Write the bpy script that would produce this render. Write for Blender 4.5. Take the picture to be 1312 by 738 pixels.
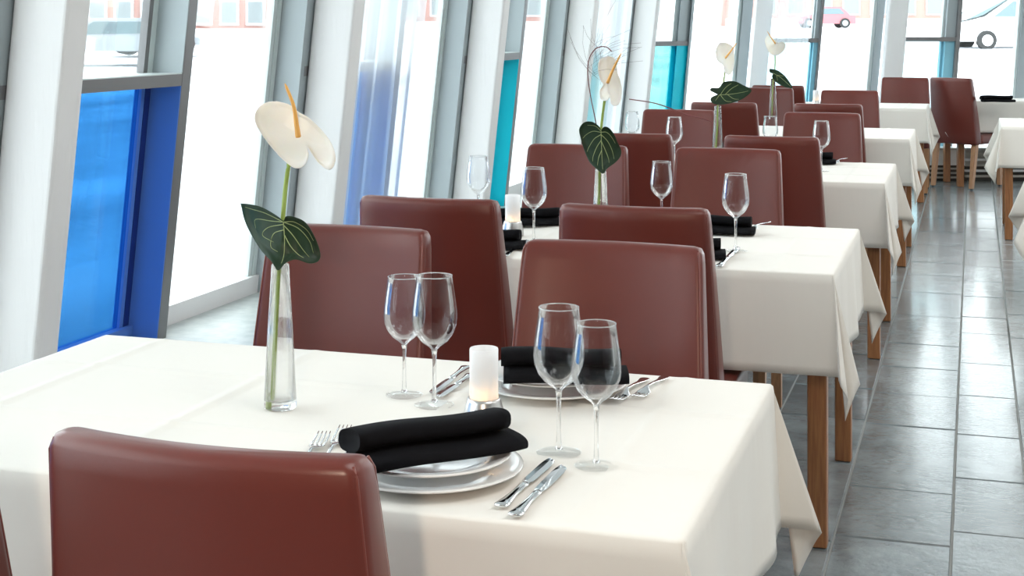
import bpy, math, random
from mathutils import Vector, Matrix
random.seed(7)
for o in list(bpy.data.objects): bpy.data.objects.remove(o)
S = bpy.context.scene
COL = S.collection
R = math.radians
# ------------------------------------------------------------------ camera
F = 1870.0; H = 1.43; YH = 30.0; A = R(17.57)      # focal length (px), eye height, horizon row, yaw
cd = bpy.data.cameras.new('camera'); cam = bpy.data.objects.new('camera', cd); COL.objects.link(cam)
cam.location = (0, 0, H); cam.rotation_euler = (R(90), 0, A)
cd.sensor_width = 36; cd.lens = F/1312*36; cd.shift_y = -(369-YH)/1312; cd.clip_start = .05; cd.clip_end = 600
S.camera = cam
# ------------------------------------------------------------------ light
S.view_settings.view_transform = 'Standard'; S.view_settings.look = 'None'
S.view_settings.gamma = 1; S.view_settings.exposure = 0.13
try: S.view_settings.use_curve_mapping = False
except Exception: pass
w = bpy.data.worlds.new('overcast_sky'); S.world = w; w.use_nodes = True
bg = w.node_tree.nodes['Background']; bg.inputs[0].default_value = (.90, .96, 1.0, 1); bg.inputs[1].default_value = 4.7
def lamp(name, kind, loc, rot, power, col, **k):
    l = bpy.data.lights.new(name, kind); l.energy = power; l.color = col
    for a, b in k.items(): setattr(l, a, b)
    o = bpy.data.objects.new(name, l); COL.objects.link(o); o.location = loc; o.rotation_euler = rot
    return o
for i, (x, y) in enumerate([(.9, 1.5), (.9, 5.5), (.9, 9.5), (3.0, 3.5), (3.0, 8.5)]):
    lamp('added_ceiling_fill', 'AREA', (x, y, 3.24), (0, 0, 0), 36, (1, .97, .94), shape='RECTANGLE', size=1.2, size_y=1.6)  # unseen area lights added under the ceiling to fill the room
# the photographer's flash, a hand's breadth left of the lens
lamp('photo_flash', 'AREA', (-.2*math.cos(A)-.0, -.2*math.sin(A)-.05, H+.03), (R(84), 0, A+R(2)), 13.5, (1, .80, .62), shape='DISK', size=.07)

# ------------------------------------------------------------------ helpers
def cw(xc, zc, z):                       # camera-frame ground coordinates -> world
    return Vector((xc*math.cos(A)-zc*math.sin(A), xc*math.sin(A)+zc*math.cos(A), z))
def atZ(px, py, Z): return cw((px-656)/F*Z, Z, H-(py-YH)*Z/F)
def atz(px, py, z): return atZ(px, py, F*(H-z)/(py-YH))
def onX(px, X, z=H):                     # world Y where the ray of column px meets the plane x = X
    return abs(X)/math.tan(A-math.atan((px-656)/F))
def link(o, parent=None):
    COL.objects.link(o)
    if parent is not None: o.parent = parent
    return o
def mk(name, vs, fs, mat, parent=None, smooth=False):
    me = bpy.data.meshes.new(name); me.from_pydata([tuple(v) for v in vs], [], fs)
    me.materials.append(mat)
    if smooth:
        me.polygons.foreach_set('use_smooth', [True]*len(me.polygons))
    me.update()
    return link(bpy.data.objects.new(name, me), parent)
def thing(name, label, cat, loc=(0, 0, 0), rz=0, group=None):
    o = bpy.data.objects.new(name, None); COL.objects.link(o); o.empty_display_size = .1
    o.location = loc; o.rotation_euler = (0, 0, rz)
    return tag(o, label, cat, group)
def tag(o, label, cat, group=None):
    o['label'] = label; o['category'] = cat
    if group: o['group'] = group
    return o
def struct(o): o['kind'] = 'structure'; return o
def sempty(name, loc=(0, 0, 0)):
    o = bpy.data.objects.new(name, None); COL.objects.link(o); o.location = loc; return struct(o)
def dup(src, loc, rz, label, parent=None):
    c = src.copy(); COL.objects.link(c)
    if parent is not None: c.parent = parent
    if loc is not None: c.location = loc; c.rotation_euler = (0, 0, rz)
    if label: c['label'] = label
    for ch in list(src.children): dup(ch, None, 0, None, c)
    return c
class MB:
    def __init__(s): s.v = []; s.f = []
    def add(s, vs, fs):
        n = len(s.v); s.v += [Vector(v) for v in vs]; s.f += [tuple(i+n for i in f) for f in fs]
    def box(s, x0, x1, y0, y1, z0, z1):
        s.add([(x, y, z) for z in (z0, z1) for (x, y) in ((x0, y0), (x1, y0), (x1, y1), (x0, y1))],
              [(3, 2, 1, 0), (4, 5, 6, 7), (0, 1, 5, 4), (1, 2, 6, 5), (2, 3, 7, 6), (3, 0, 4, 7)])
    def hexa(s, b, t):                   # bottom four and top four corners
        s.add(list(b)+list(t), [(3, 2, 1, 0), (4, 5, 6, 7), (0, 1, 5, 4), (1, 2, 6, 5), (2, 3, 7, 6), (3, 0, 4, 7)])
    def loft(s, rings, cap=True, closed=True):
        n = len(rings[0]); vs = [v for r in rings for v in r]; fs = []
        m = n if closed else n-1
        for k in range(len(rings)-1):
            for i in range(m):
                j = (i+1) % n
                fs.append((k*n+i, k*n+j, (k+1)*n+j, (k+1)*n+i))
        if cap:
            fs.append(tuple(reversed(range(n)))); fs.append(tuple((len(rings)-1)*n+i for i in range(n)))
        s.add(vs, fs)
    def lathe(s, prof, n=32, c=(0, 0, 0), loop=False):
        rings = [[(c[0]+max(r, 1e-5)*math.cos(2*math.pi*i/n), c[1]+max(r, 1e-5)*math.sin(2*math.pi*i/n), c[2]+z) for i in range(n)] for r, z in prof]
        if loop: rings.append(rings[0])
        s.loft(rings, cap=False)
    def tube(s, pts, rad, n=8):
        pts = [Vector(p) for p in pts]; rings = []
        up = Vector((.13, .21, .97)).normalized()
        for i, p in enumerate(pts):
            t = (pts[min(i+1, len(pts)-1)]-pts[max(i-1, 0)]).normalized()
            a = t.cross(up)
            if a.length < .05: a = t.cross(Vector((1, 0, 0)))
            a.normalize(); b = t.cross(a)
            r = rad[i] if isinstance(rad, (list, tuple)) else rad
            rings.append([p+a*r*math.cos(2*math.pi*k/n)+b*r*math.sin(2*math.pi*k/n) for k in range(n)])
        s.loft(rings)
    def build(s, name, mat, parent=None, smooth=False): return mk(name, s.v, s.f, mat, parent, smooth)
def spline(pts, n=8):
    P = [Vector(p) for p in pts]; P = [2*P[0]-P[1]]+P+[2*P[-1]-P[-2]]; out = []
    for i in range(1, len(P)-2):
        for k in range(n):
            t = k/n
            out.append(.5*((2*P[i])+(P[i+1]-P[i-1])*t+(2*P[i-1]-5*P[i]+4*P[i+1]-P[i+2])*t*t+(3*P[i]-P[i-1]-3*P[i+1]+P[i+2])*t**3))
    out.append(P[-2]); return out
def rrect(hx, hy, r, seg=4, nx=8, bend=None):          # rounded rectangle outline, extra points on the long sides
    pts = []
    for cx, cy, a0 in ((hx-r, hy-r, 0), (-hx+r, hy-r, 90), (-hx+r, -hy+r, 180), (hx-r, -hy+r, 270)):
        for k in range(seg+1):
            a = R(a0+90*k/seg); pts.append((cx+r*math.cos(a), cy+r*math.sin(a)))
        if a0 in (0, 180):
            s = -1 if a0 == 0 else 1
            for k in range(1, nx): pts.append((cx+s*(2*(hx-r))*k/nx, cy+(r if a0 == 0 else -r)))
    return pts

# ------------------------------------------------------------------ materials
def nmat(name):
    m = bpy.data.materials.new(name); m.use_nodes = True
    return m, m.node_tree.nodes, m.node_tree.links, m.node_tree.nodes['Principled BSDF']
def noise_bump(m, nt, L, b, scale, strength, dist=.002, coord='Object', detail=3, stretch=None):
    tc = nt.new('ShaderNodeTexCoord'); nz = nt.new('ShaderNodeTexNoise'); nz.inputs['Scale'].default_value = scale; nz.inputs['Detail'].default_value = detail
    src = tc.outputs[coord]
    if stretch:
        mp = nt.new('ShaderNodeMapping'); mp.inputs['Scale'].default_value = stretch; L.new(src, mp.inputs[0]); src = mp.outputs[0]
    L.new(src, nz.inputs['Vector'])
    bp = nt.new('ShaderNodeBump'); bp.inputs['Strength'].default_value = strength; bp.inputs['Distance'].default_value = dist
    L.new(nz.outputs[0], bp.inputs['Height']); L.new(bp.outputs[0], b.inputs['Normal'])
    return nz, bp
def pmat(name, col, rough=.5, metal=0, spec=.5, bump=None, var=None, **k):
    m, nt, L, b = nmat(name)
    b.inputs['Base Color'].default_value = (*col, 1); b.inputs['Roughness'].default_value = rough
    b.inputs['Metallic'].default_value = metal; b.inputs['Specular IOR Level'].default_value = spec
    for a, v in k.items(): b.inputs[a.replace('_', ' ')].default_value = v
    nz = None
    if bump: nz, bp = noise_bump(m, nt, L, b, *bump)
    if var:
        if not nz:
            nz = nt.new('ShaderNodeTexNoise'); nz.inputs['Scale'].default_value = 12
            tc = nt.new('ShaderNodeTexCoord'); L.new(tc.outputs['Object'], nz.inputs['Vector'])
        cr = nt.new('ShaderNodeValToRGB'); cr.color_ramp.elements[0].color = (*var, 1); cr.color_ramp.elements[1].color = (*col, 1)
        cr.color_ramp.elements[0].position = .3; cr.color_ramp.elements[1].position = .65
        L.new(nz.outputs[0], cr.inputs[0]); L.new(cr.outputs[0], b.inputs['Base Color'])
    return m
M = {}
M['leather'] = pmat('brown_leather', (.128, .022, .014), .36, spec=.5, bump=(420, .12, .0006), Coat_Weight=.08, Coat_Roughness=.3)
M['piping'] = pmat('leather_piping', (.17, .04, .028), .35, spec=.6)
M['wood'] = pmat('oak_wood', (.36, .155, .058), .42, bump=(9, .1, .001, 'Object', 4, (14, 14, 1)), var=(.23, .09, .035))
M['wood_pale'] = pmat('beech_wood', (.45, .24, .12), .42, bump=(9, .1, .001, 'Object', 4, (14, 14, 1)), var=(.33, .165, .08))
M['glide'] = pmat('black_glide', (.02, .02, .02), .5)
M['column'] = pmat('white_plaster', (.80, .80, .80), .6, bump=(14, .35, .006, 'Object', 4, (3, 3, .35)))
M['alu'] = pmat('grey_aluminium', (.36, .41, .43), .45, .25)
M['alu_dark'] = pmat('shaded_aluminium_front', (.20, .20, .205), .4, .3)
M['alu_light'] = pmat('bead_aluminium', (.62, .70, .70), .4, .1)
M['blue_glass_light'] = pmat('painted_cobalt_light', (.10, .23, .62), .5)  # glass-tinted light painted onto reveals, frames and sills below the transom
M['cyan_glass_light'] = pmat('painted_cyan_light', (.0, .60, .78), .5)
M['teal_glass_light'] = pmat('painted_pale_blue_light', (.24, .52, .64), .5)
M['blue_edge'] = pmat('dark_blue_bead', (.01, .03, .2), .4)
M['ceiling'] = pmat('ceiling_white', (.8, .8, .78), .8)
M['wall'] = pmat('wall_white', (.78, .77, .74), .8)
M['wall_dark'] = pmat('wall_taupe', (.22, .18, .155), .8)
M['china'] = pmat('white_china', (.78, .77, .75), .12, spec=.6, Coat_Weight=.4, Coat_Roughness=.05)
M['chrome'] = pmat('polished_steel', (.78, .79, .80), .07, 1)
M['brushed'] = pmat('brushed_steel', (.60, .59, .58), .3, 1)
M['napkin'] = pmat('black_napkin', (.006, .006, .0075), .9, spec=.12, bump=(900, .4, .0006))
M['stem'] = pmat('green_stem', (.26, .36, .06), .45)
M['leaf'] = pmat('dark_green_leaf', (.016, .040, .017), .42, spec=.3, bump=(60, .25, .002), var=(.010, .030, .014))
M['vein'] = pmat('pale_leaf_vein', (.34, .40, .17), .5)
M['spathe'] = pmat('cream_spathe', (.90, .87, .80), .36, spec=.5, bump=(26, .35, .003), Subsurface_Weight=.3, Subsurface_Radius=(.02, .015, .01), Subsurface_Scale=.3)
M['spadix'] = pmat('yellow_spadix', (.85, .45, .12), .6, bump=(900, .5, .0006))
M['grass'] = pmat('red_grass_blade', (.16, .03, .03), .5)
M['twig'] = pmat('dried_twig', (.13, .08, .07), .7)
M['bench'] = pmat('pale_stone_top', (.52, .56, .55), .35, bump=(22, .35, .003), var=(.40, .45, .45))
M['benchfront'] = pmat('white_panel', (.72, .72, .71), .6)
M['grille'] = pmat('grille_grey', (.45, .42, .38), .5)
M['dark'] = pmat('dark_recess', (.09, .08, .07), .8)
M['grout'] = pmat('grey_grout', (.26, .27, .26), .8)
M['snow'] = pmat('snow', (.88, .90, .93), .8, bump=(.55, .3, .2, 'Object', 6, (1, .35, 1)), var=(.42, .44, .48))
M['street'] = pmat('wet_street', (.48, .49, .52), .8)
M['brick'] = pmat('far_brick', (.50, .27, .23), .9)
M['farglass'] = pmat('far_window_glass', (.24, .27, .28), .3)
M['white_paint'] = pmat('white_paint', (.75, .75, .76), .3)
M['red_paint'] = pmat('red_paint', (.50, .16, .18), .4)
M['grey_paint'] = pmat('grey_blue_paint', (.34, .38, .41), .4)
M['carglass'] = pmat('car_glass', (.14, .20, .22), .2)
M['tyre'] = pmat('tyre', (.03, .03, .03), .8)
M['wax'] = pmat('candle_wax', (.85, .8, .7), .5)
def cloth_mat():
    m, nt, L, b = nmat('cream_tablecloth')
    b.inputs['Base Color'].default_value = (.80, .768, .712, 1); b.inputs['Roughness'].default_value = .75
    b.inputs['Specular IOR Level'].default_value = .25; b.inputs['Sheen Weight'].default_value = .15
    tc = nt.new('ShaderNodeTexCoord')
    n1 = nt.new('ShaderNodeTexNoise'); n1.inputs['Scale'].default_value = 7; n1.inputs['Detail'].default_value = 3
    mp = nt.new('ShaderNodeMapping'); mp.inputs['Scale'].default_value = (1, 1, .25)
    L.new(tc.outputs['Object'], mp.inputs[0]); L.new(mp.outputs[0], n1.inputs['Vector'])
    b1 = nt.new('ShaderNodeBump'); b1.inputs['Strength'].default_value = .35; b1.inputs['Distance'].default_value = .012
    n2 = nt.new('ShaderNodeTexNoise'); n2.inputs['Scale'].default_value = 900
    L.new(tc.outputs['Object'], n2.inputs['Vector'])
    b2 = nt.new('ShaderNodeBump'); b2.inputs['Strength'].default_value = .15; b2.inputs['Distance'].default_value = .0006
    L.new(n1.outputs[0], b1.inputs['Height']); L.new(n2.outputs[0], b2.inputs['Height']); L.new(b1.outputs[0], b2.inputs['Normal']); L.new(b2.outputs[0], b.inputs['Normal'])
    return m
M['cloth'] = cloth_mat()
def glass_thin(name, tint, refl=.5):
    m, nt, L, b = nmat(name); nt.remove(b); out = nt['Material Output']
    t = nt.new('ShaderNodeBsdfTransparent'); t.inputs[0].default_value = (*tint, 1)
    g = nt.new('ShaderNodeBsdfGlossy'); g.inputs['Roughness'].default_value = .02; g.inputs[0].default_value = (1, 1, 1, 1)
    fr = nt.new('ShaderNodeFresnel'); fr.inputs[0].default_value = 1.35
    ma = nt.new('ShaderNodeMath'); ma.operation = 'MULTIPLY'; ma.inputs[1].default_value = refl
    mx = nt.new('ShaderNodeMixShader'); L.new(fr.outputs[0], ma.inputs[0]); L.new(ma.outputs[0], mx.inputs[0]); L.new(t.outputs[0], mx.inputs[1]); L.new(g.outputs[0], mx.inputs[2]); L.new(mx.outputs[0], out.inputs[0])
    return m
M['pane'] = glass_thin('clear_window_glass', (.96, .98, .97))
M['pane_blue'] = glass_thin('cobalt_window_glass', (.15, .36, .56), .3)
M['pane_teal'] = glass_thin('turquoise_window_glass', (.42, .64, .62), .4)
M['pane_mint'] = glass_thin('pale_mint_window_glass', (.80, .95, .97), .4)
def glass_mat(name, rough=0, tr=.35):
    m, nt, L, b = nmat(name); nt.remove(b); out = nt['Material Output']
    g = nt.new('ShaderNodeBsdfGlass'); g.inputs['IOR'].default_value = 1.47; g.inputs['Roughness'].default_value = rough
    t = nt.new('ShaderNodeBsdfTransparent'); t.inputs[0].default_value = (.97, .98, .98, 1)
    mx = nt.new('ShaderNodeMixShader'); mx.inputs[0].default_value = tr
    L.new(g.outputs[0], mx.inputs[1]); L.new(t.outputs[0], mx.inputs[2]); L.new(mx.outputs[0], out.inputs[0])
    return m
M['glass'] = glass_mat('drinking_glass', 0, .25)
M['footglass'] = glass_thin('glass_foot', (.985, .99, .99), .4)
M['bowlglass'] = glass_thin('thin_bowl_glass', (.975, .98, .985), .55)
def frosted():
    m, nt, L, b = nmat('frosted_glass')
    b.inputs['Base Color'].default_value = (.92, .92, .93, 1); b.inputs['Roughness'].default_value = .5
    out = nt['Material Output']; t = nt.new('ShaderNodeBsdfTranslucent'); t.inputs[0].default_value = (.95, .95, .95, 1)
    mx = nt.new('ShaderNodeMixShader'); mx.inputs[0].default_value = .55
    L.new(b.outputs[0], mx.inputs[1]); L.new(t.outputs[0], mx.inputs[2]); L.new(mx.outputs[0], out.inputs[0]); return m
M['frost'] = frosted()
def sheer(name, op):
    m, nt, L, b = nmat(name); nt.remove(b); out = nt['Material Output']
    d = nt.new('ShaderNodeBsdfDiffuse'); d.inputs[0].default_value = (.8, .84, .88, 1)
    t = nt.new('ShaderNodeBsdfTranslucent'); t.inputs[0].default_value = (.85, .9, .94, 1)
    a = nt.new('ShaderNodeMixShader'); a.inputs[0].default_value = .4; L.new(d.outputs[0], a.inputs[1]); L.new(t.outputs[0], a.inputs[2])
    tr = nt.new('ShaderNodeBsdfTransparent'); lw = nt.new('ShaderNodeLayerWeight'); lw.inputs[0].default_value = .35
    mr = nt.new('ShaderNodeMapRange'); mr.inputs[3].default_value = op; mr.inputs[4].default_value = op+.2
    L.new(lw.outputs['Facing'], mr.inputs[0])
    mx = nt.new('ShaderNodeMixShader'); L.new(mr.outputs[0], mx.inputs[0]); L.new(tr.outputs[0], mx.inputs[1]); L.new(a.outputs[0], mx.inputs[2]); L.new(mx.outputs[0], out.inputs[0])
    return m
M['sheer'] = sheer('sheer_curtain', .60)
def emis(name, col, s):
    m, nt, L, b = nmat(name); b.inputs['Emission Color'].default_value = (*col, 1); b.inputs['Emission Strength'].default_value = s
    b.inputs['Base Color'].default_value = (*col, 1); return m
M['flame'] = emis('candle_flame', (1, .55, .2), 14)
def slate():
    m, nt, L, b = nmat('grey_slate')
    ge = nt.new('ShaderNodeNewGeometry'); oi = nt.new('ShaderNodeObjectInfo')
    n1 = nt.new('ShaderNodeTexNoise'); n1.inputs['Scale'].default_value = 5; n1.inputs['Detail'].default_value = 8; n1.inputs['Roughness'].default_value = .65
    L.new(ge.outputs['Position'], n1.inputs['Vector'])
    cr = nt.new('ShaderNodeValToRGB'); e = cr.color_ramp.elements
    e[0].position = .3; e[0].color = (.088, .112, .120, 1); e[1].position = .72; e[1].color = (.23, .265, .275, 1)
    L.new(n1.outputs[0], cr.inputs[0])
    hs = nt.new('ShaderNodeHueSaturation'); mr = nt.new('ShaderNodeMapRange'); mr.inputs[3].default_value = .8; mr.inputs[4].default_value = 1.35
    L.new(oi.outputs['Random'], mr.inputs[0]); L.new(mr.outputs[0], hs.inputs['Value']); L.new(cr.outputs[0], hs.inputs['Color']); L.new(hs.outputs[0], b.inputs['Base Color'])
    n2 = nt.new('ShaderNodeTexNoise'); n2.inputs['Scale'].default_value = 45; n2.inputs['Detail'].default_value = 5; L.new(ge.outputs['Position'], n2.inputs['Vector'])
    bp = nt.new('ShaderNodeBump'); bp.inputs['Strength'].default_value = .35; bp.inputs['Distance'].default_value = .004
    L.new(n2.outputs[0], bp.inputs['Height']); 
    b3 = nt.new('ShaderNodeBump'); b3.inputs['Strength'].default_value = .5; b3.inputs['Distance'].default_value = .012
    L.new(n1.outputs[0], b3.inputs['Height']); L.new(bp.outputs[0], b3.inputs['Normal']); L.new(b3.outputs[0], b.inputs['Normal'])
    b.inputs['Roughness'].default_value = .25; b.inputs['Specular IOR Level'].default_value = .9; b.inputs['Coat Weight'].default_value = .4; b.inputs['Coat Roughness'].default_value = .12
    return m
M['slate'] = slate()

# ------------------------------------------------------------------ setting: floor, ceiling, walls
XW = -2.65; LEAN = .108; ZC = 3.3; ZB = .30        # facade front at eye height, inward lean, ceiling, sill bench height
def fx(z, off=0): return XW+off+LEAN*(z-H)
f = MB(); f.box(-3.2, 5.2, -3, 14.6, -.14, -.004); floor = struct(f.build('floor', M['grout']))
unit = MB()
ch = .004
unit.add([(-.5, -.5, -1), (.5, -.5, -1), (.5, .5, -1), (-.5, .5, -1), (-.5, -.5, -.25), (.5, -.5, -.25), (.5, .5, -.25), (-.5, .5, -.25),
          (-.49, -.492, 0), (.49, -.492, 0), (.49, .492, 0), (-.49, .492, 0)],
         [(0, 1, 5, 4), (1, 2, 6, 5), (2, 3, 7, 6), (3, 0, 4, 7), (4, 5, 9, 8), (5, 6, 10, 9), (6, 7, 11, 10), (7, 4, 8, 11), (8, 9, 10, 11)])
tile0 = None; rest = MB()
xs = [-3.05]
pat = [.33, .26, .31, .22]
edges = [-.059, -.373]
while edges[-1] > -2.9: edges.append(edges[-1]-pat[len(edges) % 4])
edges = edges[::-1]+[.152]
while edges[-1] < 4.9: edges.append(edges[-1]+pat[len(edges) % 4])
ntile = 0
for i in range(len(edges)-1):
    x0, x1 = edges[i], edges[i+1]; y = -2.8+random.random()*.4
    while y < 14.4:
        ln = random.choice((.46, .56, .6, .66, .74)); 
        if x1-x0 < .24: ln *= .85
        y1 = min(y+ln, 14.5); zt = random.uniform(-.0012, .0008)
        sx, sy = x1-x0-.0045, y1-y-.004; cx, cy = (x0+x1)/2, (y+y1)/2
        if -.75 < cx < .8 and 3.2 < cy < 12.6 and ntile < 290:
            if tile0 is None:
                tile0 = unit.build('tile', M['slate'], floor); t = tile0
            else:
                t = tile0.copy(); COL.objects.link(t); t.parent = floor
            t.location = (cx, cy, zt); t.scale = (sx, sy, .019); ntile += 1
        else:
            rest.add([(cx+v.x*sx, cy+v.y*sy, zt+v.z*.019) for v in unit.v], unit.f)
        y = y1
rt = rest.build('tile_field', M['slate'], floor); rt['kind'] = 'stuff'
c = MB(); c.box(-3.3, 5.2, -3, 16, ZC, ZC+.1); struct(c.build('ceiling', M['ceiling']))
c = MB(); c.box(4.9, 5.0, -3, 16, -.02, ZC); struct(c.build('wall_right', M['wall']))
c = MB(); c.box(-3.2, 5.0, -3.1, -3.0, -.02, ZC); struct(c.build('wall_back', M['wall_dark']))

# left facade: slanted members between z0 and z1, given by y0..y1 and offsets behind/before the front plane
def slant(mb, y0, y1, o0, o1, z0, z1):
    mb.hexa([(fx(z0, o0), y0, z0), (fx(z0, o1), y0, z0), (fx(z0, o1), y1, z0), (fx(z0, o0), y1, z0)],
            [(fx(z1, o0), y0, z1), (fx(z1, o1), y0, z1), (fx(z1, o1), y1, z1), (fx(z1, o0), y1, z1)])
COLY = [1.56+2.01*k for k in range(6)]      # near faces of the columns
ZT0, ZT1 = 1.209, 1.255
tints = {0: 'blue', 1: 'blue', 2: 'blue', 3: 'cyan', 4: 'teal'}
cnames = ['white slanted plaster column at the left edge nearest the camera', 'white slanted plaster column at the far left beside the blue pane',
          'white slanted plaster column behind the cream flower of the nearest vase', 'white slanted plaster column behind the wine glasses of the second table',
          'white slanted plaster column left of the second sheer curtain', 'white slanted plaster column right of the second sheer curtain']
def part(mb, name, mat, parent): return mb.build(name, mat, parent)
for k, yc in enumerate(COLY):
    m = MB(); slant(m, yc+.005, yc+.12, .002, .188, ZB+.002, ZC-.01)
    co = m.build('column', M['column']); bv = co.modifiers.new('bevel', 'BEVEL'); bv.width = .012; bv.segments = 3
    tag(co, cnames[k], 'column', 'slanted white columns')
    if k == 5: continue
    W = sempty('window_%d' % (k+1))
    ya = yc+1.0; yb = yc+2.01; t = tints[k]
    lin = {'blue': 'blue_glass_light', 'cyan': 'cyan_glass_light', 'teal': 'cyan_glass_light'}[t]; pn = {'blue': 'pane_blue', 'cyan': 'pane_teal', 'teal': 'pane_teal'}[t]
    # mullions
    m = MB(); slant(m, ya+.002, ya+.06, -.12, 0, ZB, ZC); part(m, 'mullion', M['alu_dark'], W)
    m = MB(); slant(m, ya-.003, ya+.002, -.12, -.001, ZT1, ZC-.002); part(m, 'reveal_panel', M['alu'], W)
    m = MB(); slant(m, ya-.003, ya+.002, -.12, -.001, ZB, ZT0); p = part(m, 'reveal_panel', M[lin], W); p['label'] = 'reveal panel painted with the light of the tinted pane'
    m = MB(); slant(m, yb-.055, yb+.12, -.12, -.001, ZB, ZC); part(m, 'mullion', M['alu'], W)
    # frames (beads) beside the glass
    m = MB(); slant(m, ya-.035, ya, -.15, -.1205, ZT1, ZC); part(m, 'frame', M['alu_light'], W)
    m = MB(); slant(m, ya-.060, ya-.036, -.15, -.121, ZT1, ZC); part(m, 'frame', M['alu_dark'], W)
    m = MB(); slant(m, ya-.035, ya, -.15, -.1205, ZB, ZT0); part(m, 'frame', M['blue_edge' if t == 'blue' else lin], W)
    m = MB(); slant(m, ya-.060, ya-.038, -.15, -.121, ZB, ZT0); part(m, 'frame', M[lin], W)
    m = MB(); slant(m, yb-.085, yb-.056, -.15, -.115, ZB, ZC); part(m, 'frame', M['alu_light'], W)
    m = MB(); slant(m, yb-.115, yb-.087, -.15, -.121, ZB, ZC); part(m, 'frame', M['alu_light'], W)
    # transom and sills
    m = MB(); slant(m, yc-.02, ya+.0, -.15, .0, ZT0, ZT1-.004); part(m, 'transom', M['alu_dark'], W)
    m = MB(); slant(m, yc-.02, ya-.0, -.15, -.002, ZT1-.004, ZT1); part(m, 'transom_top', M['alu_light'], W)
    m = MB(); slant(m, ya+.06, yb-.055, -.15, -.10, ZB, ZB+.075); part(m, 'sill', M['white_paint'], W)
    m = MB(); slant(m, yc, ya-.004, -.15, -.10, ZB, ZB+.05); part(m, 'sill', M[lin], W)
    # panes (10 mm thick)
    m = MB(); slant(m, yc-.05, ya-.03, -.142, -.132, ZT1, ZC); part(m, 'pane', M['pane'], W)
    m = MB(); slant(m, yc-.05, ya-.03, -.142, -.132, ZB, ZT0); p = part(m, 'pane', M[pn], W); p['label'] = ('cobalt blue' if t == 'blue' else 'turquoise')+' tinted lower pane'
    m = MB(); slant(m, ya+.06, yb-.11, -.142, -.132, ZB+.03, ZC); part(m, 'pane', M['pane'], W)
m = MB(); slant(m, -3, 1.55, -.142, -.12, ZB, ZC); W = sempty('window_6'); part(m, 'pane', M['pane'], W)
for y in (-2, -1, 0, 1.0): 
    m = MB(); slant(m, y, y+.06, -.12, 0, ZB, ZC); part(m, 'mullion', M['alu'], W)
# sill bench along the facade
m = MB(); m.box(-3.05, -2.32, -3, 11.9, -.015, ZB-.03); b = m.build('bench_body', M['benchfront'])
B = thing('window_bench', 'low stone-topped sill bench running along the slanted left windows', 'bench'); b.parent = B
m = MB(); m.box(-3.07, -2.28, -3, 11.92, ZB-.03, ZB); m.build('bench_top', M['bench'], B)

# end facade, facing the camera, its members slanting to the right
ZE = lambda px: 12.35 if px < 836 else (12.35+(px-836)/112*1.05 if px < 948 else min(13.4+(px-948)/100*.2, 13.6))
def em(mb, px0, px1, dz0, dz1, z0, z1, sl=.088):
    """member between image columns px0, px1 at eye height, dz = depth behind the path; sl = in-plane slant"""
    def c4(z):
        out = []
        for px, dz in ((px0, dz0), (px1, dz0), (px1, dz1), (px0, dz1)):
            Z = ZE(px); out.append(cw((px-656)/F*Z+sl*(z-H), Z+dz, z))
        return out
    mb.hexa(c4(z0), c4(z1))
mods = [(831, 864, 870, 884, 887, 945, 950, 963, 55.5, 'pane_teal', 'cyan_glass_light', .088),
        (985, 1043, 1045, 1050, 1053, 1119, 1123, 1132, 51.5, 'pane_mint', 'teal_glass_light', .088),
        (1157, 1210, 1213, 1225, 1230, 1306, 1309, 1322, 50, 'pane_mint', 'teal_glass_light', .075),
        (1350, 1410, 1413, 1425, 1430, 1506, 1509, 1522, 50, 'pane_mint', 'teal_glass_light', .06)]
for k, (a0, a1, m0, m1, b0, b1, n0, n1, yt, pn, lin, sl) in enumerate(mods):
    W = sempty('window_%d' % (k+7)); zt = H-(yt-YH)*ZE(a1)/F
    m = MB(); em(m, a0-3, a1, .10, .11, zt, ZC, sl); part(m, 'pane', M['pane'], W)
    m = MB(); em(m, a0-3, a1, .10, .11, 0, zt, sl); p = part(m, 'pane', M[pn], W); p['label'] = 'tinted lower pane'
    m = MB(); em(m, b0, b1, .10, .11, 0, ZC, sl); part(m, 'pane', M['pane'], W)
    m = MB(); em(m, a0-3, m1, -.03, .12, zt-.022, zt+.018, sl); part(m, 'transom', M['alu_dark'], W)
    m = MB(); em(m, a1, m0, .06, .12, zt+.018, ZC, sl); part(m, 'frame', M['alu_light'], W)
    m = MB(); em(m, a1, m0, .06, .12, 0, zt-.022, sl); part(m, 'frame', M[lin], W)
    m = MB(); em(m, m0, m1, .0, .12, zt+.018, ZC, sl); part(m, 'reveal_panel', M['alu'], W)
    m = MB(); em(m, m0, m1, .0, .12, 0, zt-.022, sl); part(m, 'reveal_panel', M[lin], W)  # light through the tinted glass put into the panel colour
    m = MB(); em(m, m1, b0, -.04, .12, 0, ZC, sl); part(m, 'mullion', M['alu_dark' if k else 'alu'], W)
    m = MB(); em(m, b1, n0, .03, .12, 0, ZC, sl); part(m, 'frame', M['alu_light'], W)
    m = MB(); em(m, n0, n1, .0, .12, 0, ZC, sl); part(m, 'mullion', M['alu'], W)
    m = MB(); em(m, b0, b1, .0, .12, 0, .1, sl); part(m, 'sill', M['white_paint'], W)
for (p0, p1, sl, lab) in ((963, 985, .088, 'white slanted column on the end window wall left of the third sheer curtain'), (1132, 1157, .085, 'white slanted column on the end window wall between the far chairs and the red car'), (1325, 1349, .06, 'white slanted column on the end window wall past the right table')):
    m = MB(); em(m, p0, p1, -.16, -.045, .0, ZC-.01, sl); co = m.build('column', M['column']); bv = co.modifiers.new('bevel', 'BEVEL'); bv.width = .015; bv.segments = 2
    tag(co, lab, 'column', 'slanted white columns')
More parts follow.
